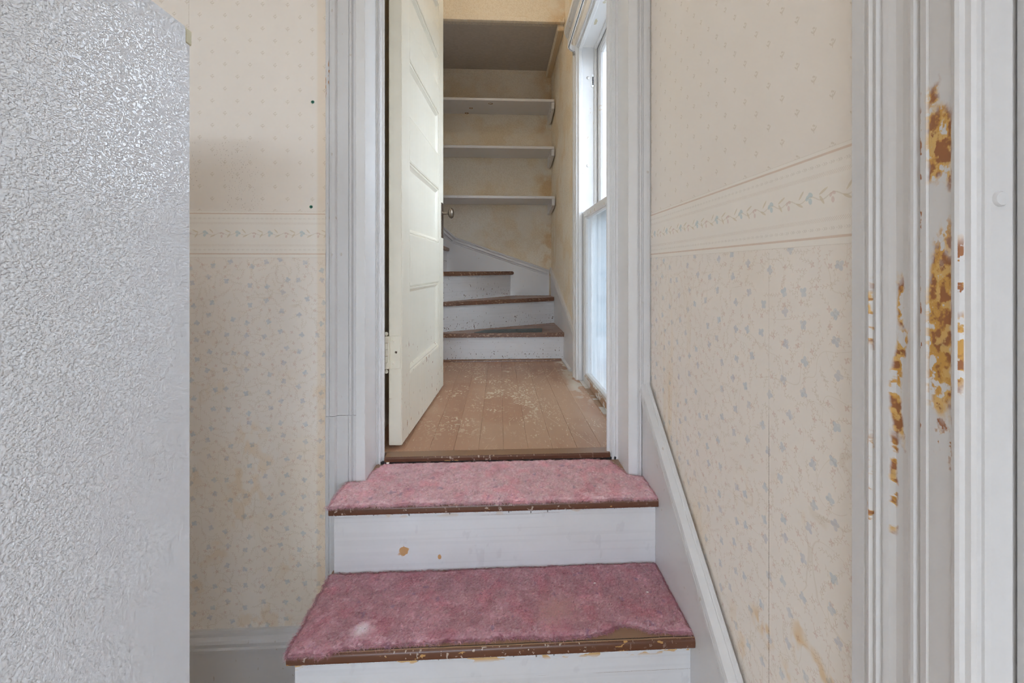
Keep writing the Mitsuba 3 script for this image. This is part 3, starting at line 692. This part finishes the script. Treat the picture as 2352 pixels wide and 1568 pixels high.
winder('C', Cc0, Cc1, D0, D1, [np.array([.128, 3.84])], ZT[2])
winder('D', D0, D1, E0, E1, [], ZT[3])
def riser(p0, p1, z0, z1, k=.024, t=.016):
    d_ = (p1 - p0) / np.linalg.norm(p1 - p0); p1 = p1 + d_ * .03
    a, b = lean(p0, p1, k); c, d = lean(p0, p1, k + t)
    P = sg.Polygon([tuple(a), tuple(b), tuple(d), tuple(c)]).intersection(sg.box(-1.3, 2.95, .4515, 3.836))
    add('winding_staircase__riser', prism(P, 'z', z0, z1), 'riser_paint')
riser(A0, A1, ZL - .01, ZT[0] - .029)
riser(B0, B1, ZT[0] - .01, ZT[1] - .029)
riser(Cc0, Cc1, ZT[1] - .01, ZT[2] - .029)
riser(D0, D1, ZT[2] - .01, ZT[3] - .029)
riser(E0, E1, ZT[3] - .01, 1.70)
add('winding_staircase__corner_post', box(-.4625, -.435, 3.018, 3.05, ZL, 2.4, .003), 'white_paint', 'white corner post at the inner turn')
add('winding_staircase__shoe_moulding', prism(sg.Polygon([(3.043, ZL), (3.026, ZL), (3.028, ZL + .009), (3.034, ZL + .015), (3.043, ZL + .017)]), 'x', -.46, .435), 'tread_paint', 'brown shoe moulding at the floor')
GX0, GX1 = -.175, .310
add('grip_strip', prism(sg.Polygon([(-.175, 3.038), (.300, 3.052), (.318, 3.230), (-.10, 3.170)]), 'z', ZT[0] + .0002, ZT[0] + .0036), 'grip_tape', 'dark grey anti-slip strip stuck on the first brown tread of the winding stairs', 'grip strip')

# skirt boards of the winding stairs
def bsk(x):
    return 1.609 - (x + .382) * .3444 if x > -.382 else 1.609 - (x + .382) * .88
pb = [(-.9, .9), (-.9, bsk(-.9)), (-.382, 1.609), (.44, bsk(.44)), (.44, .9)]
add('trim_6', prism(sg.Polygon(pb), 'y', HB - .016, HB), 'white_paint', 'kinked white skirt board along the back wall above the winding stairs', kind=S)
SC = [(0, 0), (0, .010), (-.006, .015), (-.014, .014), (-.019, .009), (-.023, .0085), (-.027, .013), (-.038, .014), (-.046, .007), (-.056, .005), (-.058, 0)]
for p, q in (((-.9, bsk(-.9)), (-.382, 1.609)), ((-.382, 1.609), (.44, bsk(.44)))):
    m = strip((p[0], HB - .016, p[1]), (q[0], HB - .016, q[1]), SC, (0, 0, 1))
    if m.bounds[0][1] > HB - .017:
        m = strip((q[0], HB - .016, q[1]), (p[0], HB - .016, p[1]), SC, (0, 0, 1))
    add('trim_6__cap_moulding', m, 'white_paint')
pr_ = [(3.834, .68), (3.834, 1.345), (2.605, .957), (2.605, .68)]
add('trim_7', prism(sg.Polygon(pr_), 'x', .452, HX), 'white_paint', 'white skirt board on the right hall wall beside the winding stairs', kind=S)
m = strip((.452, 2.607, .958), (.452, 3.832, 1.3445), SC, (0, 0, 1))
if m.bounds[1][0] > .454:
    m = strip((.452, 3.832, 1.3445), (.452, 2.607, .958), SC, (0, 0, 1))
v = np.array(m.vertices); v[:, 0] = .452 - (.452 - v[:, 0]) * .6
add('trim_7__cap_moulding', trimesh.Trimesh(v, m.faces, process=False), 'white_paint')
add('trim_7__shoe_moulding', prism(sg.Polygon([(.452, ZL), (.437, ZL), (.439, ZL + .010), (.445, ZL + .016), (.452, ZL + .018)]), 'y', 2.72, 3.03), 'white_paint')

# ------------------------------------------------------------------ tall stair window
tag('window_1', 'tall white sash window beside the landing', kind=S)
W1 = 'window_1__'
cw = [(2.507, HX), (2.507, .446), (2.512, .442), (2.524, .441), (2.527, .444), (2.560, .444), (2.563, .440), (2.590, .438), (2.597, .440), (2.600, .446), (2.600, HX)]
add(W1 + 'side_casing', prism(sg.Polygon([(x, y) for y, x in cw]), 'z', ZL, 2.72), 'window_paint')
cn = [(2 * (WY0 + WY1) / 2 - y, x) for y, x in cw]
add(W1 + 'side_casing', prism(sg.Polygon([(x, y) for y, x in cn]), 'z', ZL, 2.72), 'window_paint')
hd = [(HX, 2.618), (.446, 2.618), (.442, 2.623), (.441, 2.635), (.444, 2.638), (.444, 2.69), (.440, 2.70), (.440, 2.72), (HX, 2.72)]
add(W1 + 'head_casing', prism(sg.Polygon(hd), 'y', 1.605, 2.600), 'window_paint')
cc = [(HX, 2.715), (.438, 2.715), (.434, 2.722), (.434, 2.732), (.426, 2.740), (.422, 2.752), (.424, 2.757), (.414, 2.764), (.407, 2.778), (.409, 2.783), (.402, 2.788), (.400, 2.810), (HX, 2.812)]
add(W1 + 'head_cornice', prism(sg.Polygon(cc), 'y', 1.55, 2.685), 'window_paint')
for s, y0 in ((1, WY1), (-1, WY0)):
    y1 = y0 + s * .02
    ya, yb = min(y0, y1), max(y0, y1)
    add(W1 + 'jamb', box(.452, .655, ya, yb, ZL - .005, WZ1 + .01, .0012), 'window_paint')
    yc = y0 - s * .011
    add(W1 + 'inner_stop', box(.456, .4785, min(y0, yc), max(y0, yc), ZL, WZ1, .003), 'window_paint')
    add(W1 + 'parting_bead', box(.549, .565, min(y0, yc), max(y0, yc), ZL, WZ1, .002), 'sash_rail_paint')
add(W1 + 'jamb', box(.452, .655, WY0 - .02, WY1 + .02, WZ1, WZ1 + .02, .0012), 'window_paint')
add(W1 + 'sill', box(.463, .69, WY0 - .019, WY1 + .019, ZL - .049, ZL - .0005), 'sash_rail_paint')
add(W1 + 'inner_stop', box(.456, .4785, WY0, WY1, WZ1 - .011, WZ1, .003), 'window_paint')
add(W1 + 'parting_bead', box(.549, .565, WY0, WY1, WZ1 - .011, WZ1, .002), 'window_paint')
for z_ in (2.44, 1.93, 1.30, .80):
    k = add(W1 + 'screw', lathe([(0, -.003), (.0035, -.003), (.0040, -.0035), (.0085, -.0025), (.0095, 0)], (.513, WY1, z_), (0, 1, 0), 20), 'steel', 'screw with a cupped washer', smooth=40)
k = add(W1 + 'pulley', prism(sg.box(.537, 2.39, .546, 2.455).buffer(.004).difference(sg.box(.5395, 2.40, .5435, 2.445).buffer(.0015)), 'y', WY1 - .003, WY1 + .001), 'steel', 'small slotted steel sash pulley plate')
add(k + '__slot', prism(sg.box(.539, 2.40, .544, 2.446).buffer(.001), 'y', WY1 - .0006, WY1 + .0005), 'black_void')
def sash(name, x0, x1, y0, y1, z0, z1, stile, bot, top, mats):
    """Sash with moulded inner edges: stiles, rails, pane."""
    w = .012
    xm = (x0 + x1) / 2
    def bar(ax, a0, a1, c0, c1, inner):
        # cross-section stepped towards the glass on the side(s) `inner`
        lo, hi = c0, c1
        pts = [(lo, x0), (hi, x0), (hi, x1), (lo, x1)]
        if inner > 0:
            pts = [(lo, x0), (hi - w, x0), (hi - w * .8, x0 + .004), (hi - w * .3, x0 + .006), (hi, xm - .003), (hi, xm + .003), (hi - w * .6, x1), (lo, x1)]
        else:
            pts = [(hi, x0), (lo + w, x0), (lo + w * .8, x0 + .004), (lo + w * .3, x0 + .006), (lo, xm - .003), (lo, xm + .003), (lo + w * .6, x1), (hi, x1)]
        if ax == 'z':
            return prism(sg.Polygon([(x, y) for y, x in pts]), 'z', a0, a1)
        return prism(sg.Polygon([(x, z) for z, x in pts]), 'y', a0, a1)
    k = f'{W1}{name}'
    add(k + '__stile', bar('z', z0, z1, y0, y0 + stile, 1), mats)
    add(k + '__stile', bar('z', z0, z1, y1 - stile, y1, -1), mats)
    add(k + '__rail', bar('y', y0 + stile - .001, y1 - stile + .001, z0, z0 + bot, 1), 'sash_rail_paint' if z0 < 1 else mats)
    add(k + '__rail', bar('y', y0 + stile - .001, y1 - stile + .001, z1 - top, z1, -1), mats)
    scene[k + '__pane'] = mikit.ply(trimesh.Trimesh([[xm, y0 + stile - .005, z0 + bot - .005], [xm, y1 - stile + .005, z0 + bot - .005], [xm, y1 - stile + .005, z1 - top + .005], [xm, y0 + stile - .005, z1 - top + .005]], [[0, 1, 2], [0, 2, 3]], process=False), 'pane_glass')
sash('lower_sash', .484, .524, WY0 + .002, WY1 - .002, ZL + .004, 1.660, .052, .050, .044, 'window_paint')
sash('upper_sash', .570, .610, WY0 + .002, WY1 - .002, 1.618, WZ1 - .002, .052, .044, .048, 'window_paint')
# stretched plastic film outside the sashes, with soft upright folds
ny, nz = 90, 60
yy, zz = np.meshgrid(np.linspace(WY0 + .012, WY1 - .012, ny), np.linspace(ZL, 1.652, nz), indexing='ij')
fo = meshkit.fbm(np.stack([yy * 17, zz * 1.3, yy * 0], -1), 3, 4)
xx = .536 + .012 * (fo - .5)
i, j = np.meshgrid(np.arange(ny - 1), np.arange(nz - 1), indexing='ij')
q = np.stack([i * nz + j, (i + 1) * nz + j, (i + 1) * nz + j + 1, i * nz + j + 1], -1).reshape(-1, 4)
add(W1 + 'plastic_film', (np.stack([xx.ravel(), yy.ravel(), zz.ravel()], 1), q), 'plastic_film', 'milky plastic sheet behind the panes', smooth=True)

# flat curtain rod above the window
tag('curtain_rod', 'white flat curtain rod on the head of the stair window', 'curtain rod')
rx, rz = .392, 2.600
pl = [(.440, 1.640), (.415, 1.640), (.402, 1.643), (.395, 1.650), (.392, 1.662), (.392, 2.478), (.395, 2.490), (.402, 2.500), (.415, 2.520), (.440, 2.533)]
ribbon = sg.LineString(pl).buffer(.0012, cap_style=2)
lip = sg.LineString(pl).buffer(.0050, cap_style=2, single_sided=False)
inner = sg.Polygon(pl + [(.47, 2.53), (.47, 1.64)])
lipin = lip.intersection(inner.buffer(.0013))
add('curtain_rod__strip', prism(ribbon, 'z', rz, rz + .032), 'window_paint')
add('curtain_rod__lip', prism(lipin, 'z', rz + .0305, rz + .032), 'window_paint')
pl2 = [(.440, 1.650), (.417, 1.650), (.408, 1.653), (.4025, 1.660), (.4005, 1.668), (.4005, 2.472), (.4025, 2.482), (.408, 2.492), (.419, 2.508), (.440, 2.520)]
add('curtain_rod__strip', prism(sg.LineString(pl2).buffer(.0016, cap_style=2), 'z', rz - .001, rz + .032), 'window_paint')
add('curtain_rod__bracket', box(.432, .4415, 2.522, 2.552, rz - .010, rz + .036, .002), 'steel')

# ------------------------------------------------------------------ shelves in the recess
SN = ['uppermost white shelf in the stair recess, with brown ring stains underneath', 'middle white shelf in the stair recess', 'lowest white shelf, just above the winding stairs']
for k, z in enumerate((2.695, 2.311, 1.899)):
    nm = f'wall_shelf_{k:03d}' if k else 'wall_shelf'
    tag(nm, SN[k], 'shelf', 'white shelves in the stair recess')
    yf = (3.535, 3.54, 3.505)[k]
    add(nm + '__board', box(-1.345, .449, yf, HB - .001, z, z + .022, .0025), 'white_paint')
    add(nm + '__cleat', prism(sg.Polygon([(yf + .008, z), (HB - .001, z), (HB - .001, z - .085), (yf + .21, z - .085), (yf + .008, z - .052)]), 'x', .4265, .4495), 'white_paint')
    for yy_, zz_ in ((yf + .06, z - .025), (yf + .12, z - .04)):
        add(nm + '__nail', lathe([(0, -.0015), (.003, -.001), (.0035, 0)], (.4265, yy_, zz_), (1, 0, 0), 10), 'dark_metal')
    if k == 0:
        def torus(cx, cy, r, w, sy=1.):
            return prism(sg.Point(cx, cy).buffer(r).difference(sg.Point(cx, cy).buffer(r - w)), 'z', z - .0008, z + .0005)
        add(nm + '__ring_stain', torus(-.073, 3.60, .018, .005), 'ring_stain', 'brown ring stain')
        add(nm + '__ring_stain', torus(-.240, 3.71, .016, .008), 'ring_stain')
        add(nm + '__ring_stain', torus(-.285, 3.83, .018, .009), 'ring_stain')

# ------------------------------------------------------------------ the open door
DO = np.array([-.3490, 1.577, 0]); ang = math.radians(3.2)
ez = np.array([0, 0, 1.]); ew = np.array([math.sin(ang), math.cos(ang), 0]); et = np.array([-math.cos(ang), math.sin(ang), 0])  # along the width, into the thickness
DZ0, DZ1, DW, DT = .699, 2.83, .806, .047
def L(m): return frame(m, DO, ew, et, ez)
def lb(u0, u1, t0, t1, z0, z1, c=.0015):
    m = L(box(u0, u1, t0, t1, z0, z1, c))
    if m.volume < 0: m.invert()
    return m
tag('door_1', 'open cream five-panel door leading to the stairs', kind=S)
panels = [(.932, 1.267), (1.462, 1.746), (1.910, 2.136), (2.262, 2.434), (2.545, 2.696)]
SU0, SU1 = .112, .692
add('door_1__stile', lb(0, SU0, 0, DT, DZ0, DZ1, .0025), 'cream_paint')
add('door_1__stile', lb(SU1, DW, 0, DT, DZ0, DZ1, .0025), 'cream_paint')
edges = [DZ0] + [z for p in panels for z in p] + [DZ1]
for k in range(0, len(edges), 2):
    add('door_1__rail', lb(SU0 - .0005, SU1 + .0005, .0002, DT - .0002, edges[k], edges[k + 1], .001), 'cream_paint')
for z0, z1 in panels:
    k = add('door_1__panel', lb(SU0 - .002, SU1 + .002, .015, DT - .015, z0 - .002, z1 + .002, 0), 'cream_paint')
    # moulded sticking round the panel, mitred, both faces
    prof = [(0, .001), (.004, .0015), (.006, .006), (.009, .0035), (.014, .0045), (.019, .0095), (.024, .0135), (.026, .0152)]
    V, Fc = [], []
    for (o, t) in prof:
        V += [(SU0 + o, t, z0 + o), (SU1 - o, t, z0 + o), (SU1 - o, t, z1 - o), (SU0 + o, t, z1 - o)]
    for a in range(len(prof) - 1):
        for b in range(4):
            c = (b + 1) % 4
            Fc += [[a * 4 + b, a * 4 + c, a * 4 + 4 + c], [a * 4 + b, a * 4 + 4 + c, a * 4 + 4 + b]]
    V = np.array(V); Fc = np.array(Fc)
    V2 = V.copy(); V2[:, 1] = DT - V2[:, 1]
    add(k + '__moulding', L(trimesh.Trimesh(np.vstack([V, V2]), np.vstack([Fc, Fc[:, ::-1] + len(V)]), process=False)), 'cream_paint')
# lock: long plate and knob on each face
kz, ku = 1.628, .762
for side, t0 in ((1, 0.), (-1, DT)):
    nrm = -et * side
    pl_ = L(prism(sg.box(ku - .026 + .012, 1.500, ku + .026 + .005, 1.680).buffer(.003), 'y', t0 - .0025, t0 + .0025))
    if pl_.volume < 0: pl_.invert()
    k = add('door_1__lock_plate', pl_, 'dark_metal', 'dark metal escutcheon plate')
    o = DO + ew * ku + et * t0 + ez * kz
    prof = [(.011, 0), (.012, .004), (.0075, .008), (.0070, .030), (.0085, .034), (.018, .037), (.0262, .043), (.0285, .049), (.0275, .055), (.022, .0605), (.012, .0635), (0, .0645)]
    add('door_1__knob', lathe(prof, o, nrm, 48), 'aged_metal', 'round aged brass knob', smooth=50)
# butt hinges on the near edge, painted over
for zc in (1.033, 2.62):
    h = .058
    leaf_ = cat(lb(-.0022, .0006, .004, DT - .004, zc - h, zc + h, .0008))
    k = add('door_1__hinge', leaf_, 'cream_paint', 'painted-over butt hinge')
    b0 = DO + ew * -.010 + et * (DT + .005)
    kn = []
    for q in range(5):
        za = zc - h + q * h * .4 + .0006; zb = za + h * .4 - .0012
        kn.append(lathe([(0, za), (.0062, za), (.0066, za + .001), (.0066, zb - .001), (.0062, zb), (0, zb)], (b0[0], b0[1], 0), (0, 0, 1), 18))
    for sg_, zz_ in ((1, zc + h), (-1, zc - h)):
        kn.append(lathe([(.003, 0), (.003, .003), (.0062, .006), (.0070, .010), (.0055, .0145), (0, .017)], (b0[0], b0[1], zz_), (0, 0, sg_), 18))
    add(k + '__barrel', cat(*kn), 'cream_paint', smooth=40)
    add(k + '__leaf', lb(-.0105, -.0015, DT - .006, DT + .001, zc - h, zc + h, .0008), 'cream_paint')
    for dz in (-.040, 0, .040):
        o = DO + ew * -.0022 + et * (DT * (.62 if dz else .42)) + ez * (zc + dz)
        add(k + '__screw', lathe([(0, .0006), (.003, .001), (.0042, .0002), (.0046, -.0004)], o, -ew, 14), 'cream_paint' if dz else 'dark_metal', smooth=40)

# ------------------------------------------------------------------ refrigerator
FX0, FX1 = -1.27, -.560
fp = [(.13, .045), (.819, .045), (.819, 1.735), (.8165, 1.7365), (.809, 1.7365), (.809, 1.758), (.8075, 1.7625), (.804, 1.765), (.13, 1.765)]
cab = prism(sg.Polygon(fp), 'x', FX0 + .004, FX1 - .004)
skin = prism(sg.Polygon(fp).buffer(-.002), 'x', FX1 - .004, FX1)
skin2 = prism(sg.Polygon(fp).buffer(-.002), 'x', FX0, FX0 + .004)
tag('refrigerator', 'white refrigerator with a pebbled side, at the left edge', 'refrigerator')
add('refrigerator__body', cat(cab, skin, skin2), 'fridge_enamel')
add('refrigerator__hinge_cover', box(-.70, -.5615, .8095, .826, 1.7368, 1.7645, .002), 'hinge_beige', 'beige cap in the corner notch')
add('refrigerator__gasket', box(FX0 + .02, FX1 - .015, .118, .13, .12, 1.75), 'gasket')
add('refrigerator__freezer_door', box(FX0, FX1, .055, .118, 1.25, 1.765, .014), 'fridge_enamel')
add('refrigerator__door', box(FX0, FX1, .055, .118, .12, 1.24, .014), 'fridge_enamel')
for z0, z1 in ((1.30, 1.62), (.75, 1.20)):
    k = 'refrigerator__freezer_door' if z0 > 1.25 else 'refrigerator__door'
    add(k + '__handle', cat(box(-.64, -.615, .015, .033, z0, z1, .006), box(-.638, -.617, .03, .057, z0 + .01, z0 + .04, .004), box(-.638, -.617, .03, .057, z1 - .04, z1 - .01, .004)), 'fridge_smooth')
add('refrigerator__toe_grille', box(FX0 + .02, FX1 - .02, .14, .80, .0, .05), 'gasket')

# ------------------------------------------------------------------ green wall plugs
for k, (x, z, t) in enumerate(((-.589, 1.858, 'upper green wall plug in the cream wallpaper beside the door casing'), (-.594, 1.527, 'lower green wall plug, just above the wallpaper border'))):
    nm = f'wall_plug_{k:03d}' if k else 'wall_plug'
    tag(nm, t, 'wall plug', 'green wall plugs')
    add(nm + '__collar', lathe([(.0016, .003), (.0018, -.0005), (.0032, -.0016), (.0046, -.0012), (.0050, .0005)], (x, YW, z), (0, 1, 0), 24), 'green_plastic', smooth=40)
    add(nm + '__hole', lathe([(0, -.0004), (.0019, -.0004)], (x, YW, z), (0, 1, 0), 16), 'black_void')

# ------------------------------------------------------------------ lamps, both added out of view for their light
tag('added_ceiling_lamp', 'added round opal ceiling lamp in the kitchen, out of view', 'lamp')
lx, ly = -.45, -.75
add('added_ceiling_lamp__base', lathe([(0, 0), (.19, 0), (.19, -.02), (.18, -.025)], (lx, ly, KC), (0, 0, 1)), 'fridge_smooth', smooth=40)
dome = lathe([(.175, -.02), (.172, -.05), (.150, -.085), (.10, -.108), (.05, -.117), (0, -.12)], (lx, ly, KC), (0, 0, 1))
if (dome.triangles_center[0] - [lx, ly, KC]) @ dome.face_normals[0] < 0: dome.invert()
scene['added_ceiling_lamp__dome'] = {**mikit.ply(dome, 'opal', smooth=True), 'emitter': {'type': 'area', 'radiance': {'type': 'rgb', 'value': list(ADDED_KITCHEN_LAMP)}}}
tag('added_hall_bulb', 'added bare bulb in a ceiling holder above the landing, out of view', 'lamp')
add('added_hall_bulb__holder', lathe([(0, 0), (.055, 0), (.055, -.012), (.024, -.03), (.022, -.07), (.018, -.072)], (0, 2.2, LC), (0, 0, 1)), 'opal', smooth=40)
bulb = trimesh.creation.icosphere(3, .045); bulb.apply_translation((0, 2.2, LC - .112))
scene['added_hall_bulb__bulb'] = {**mikit.ply(bulb, 'opal', smooth=True), 'emitter': {'type': 'area', 'radiance': {'type': 'rgb', 'value': list(ADDED_HALL_BULB)}}}
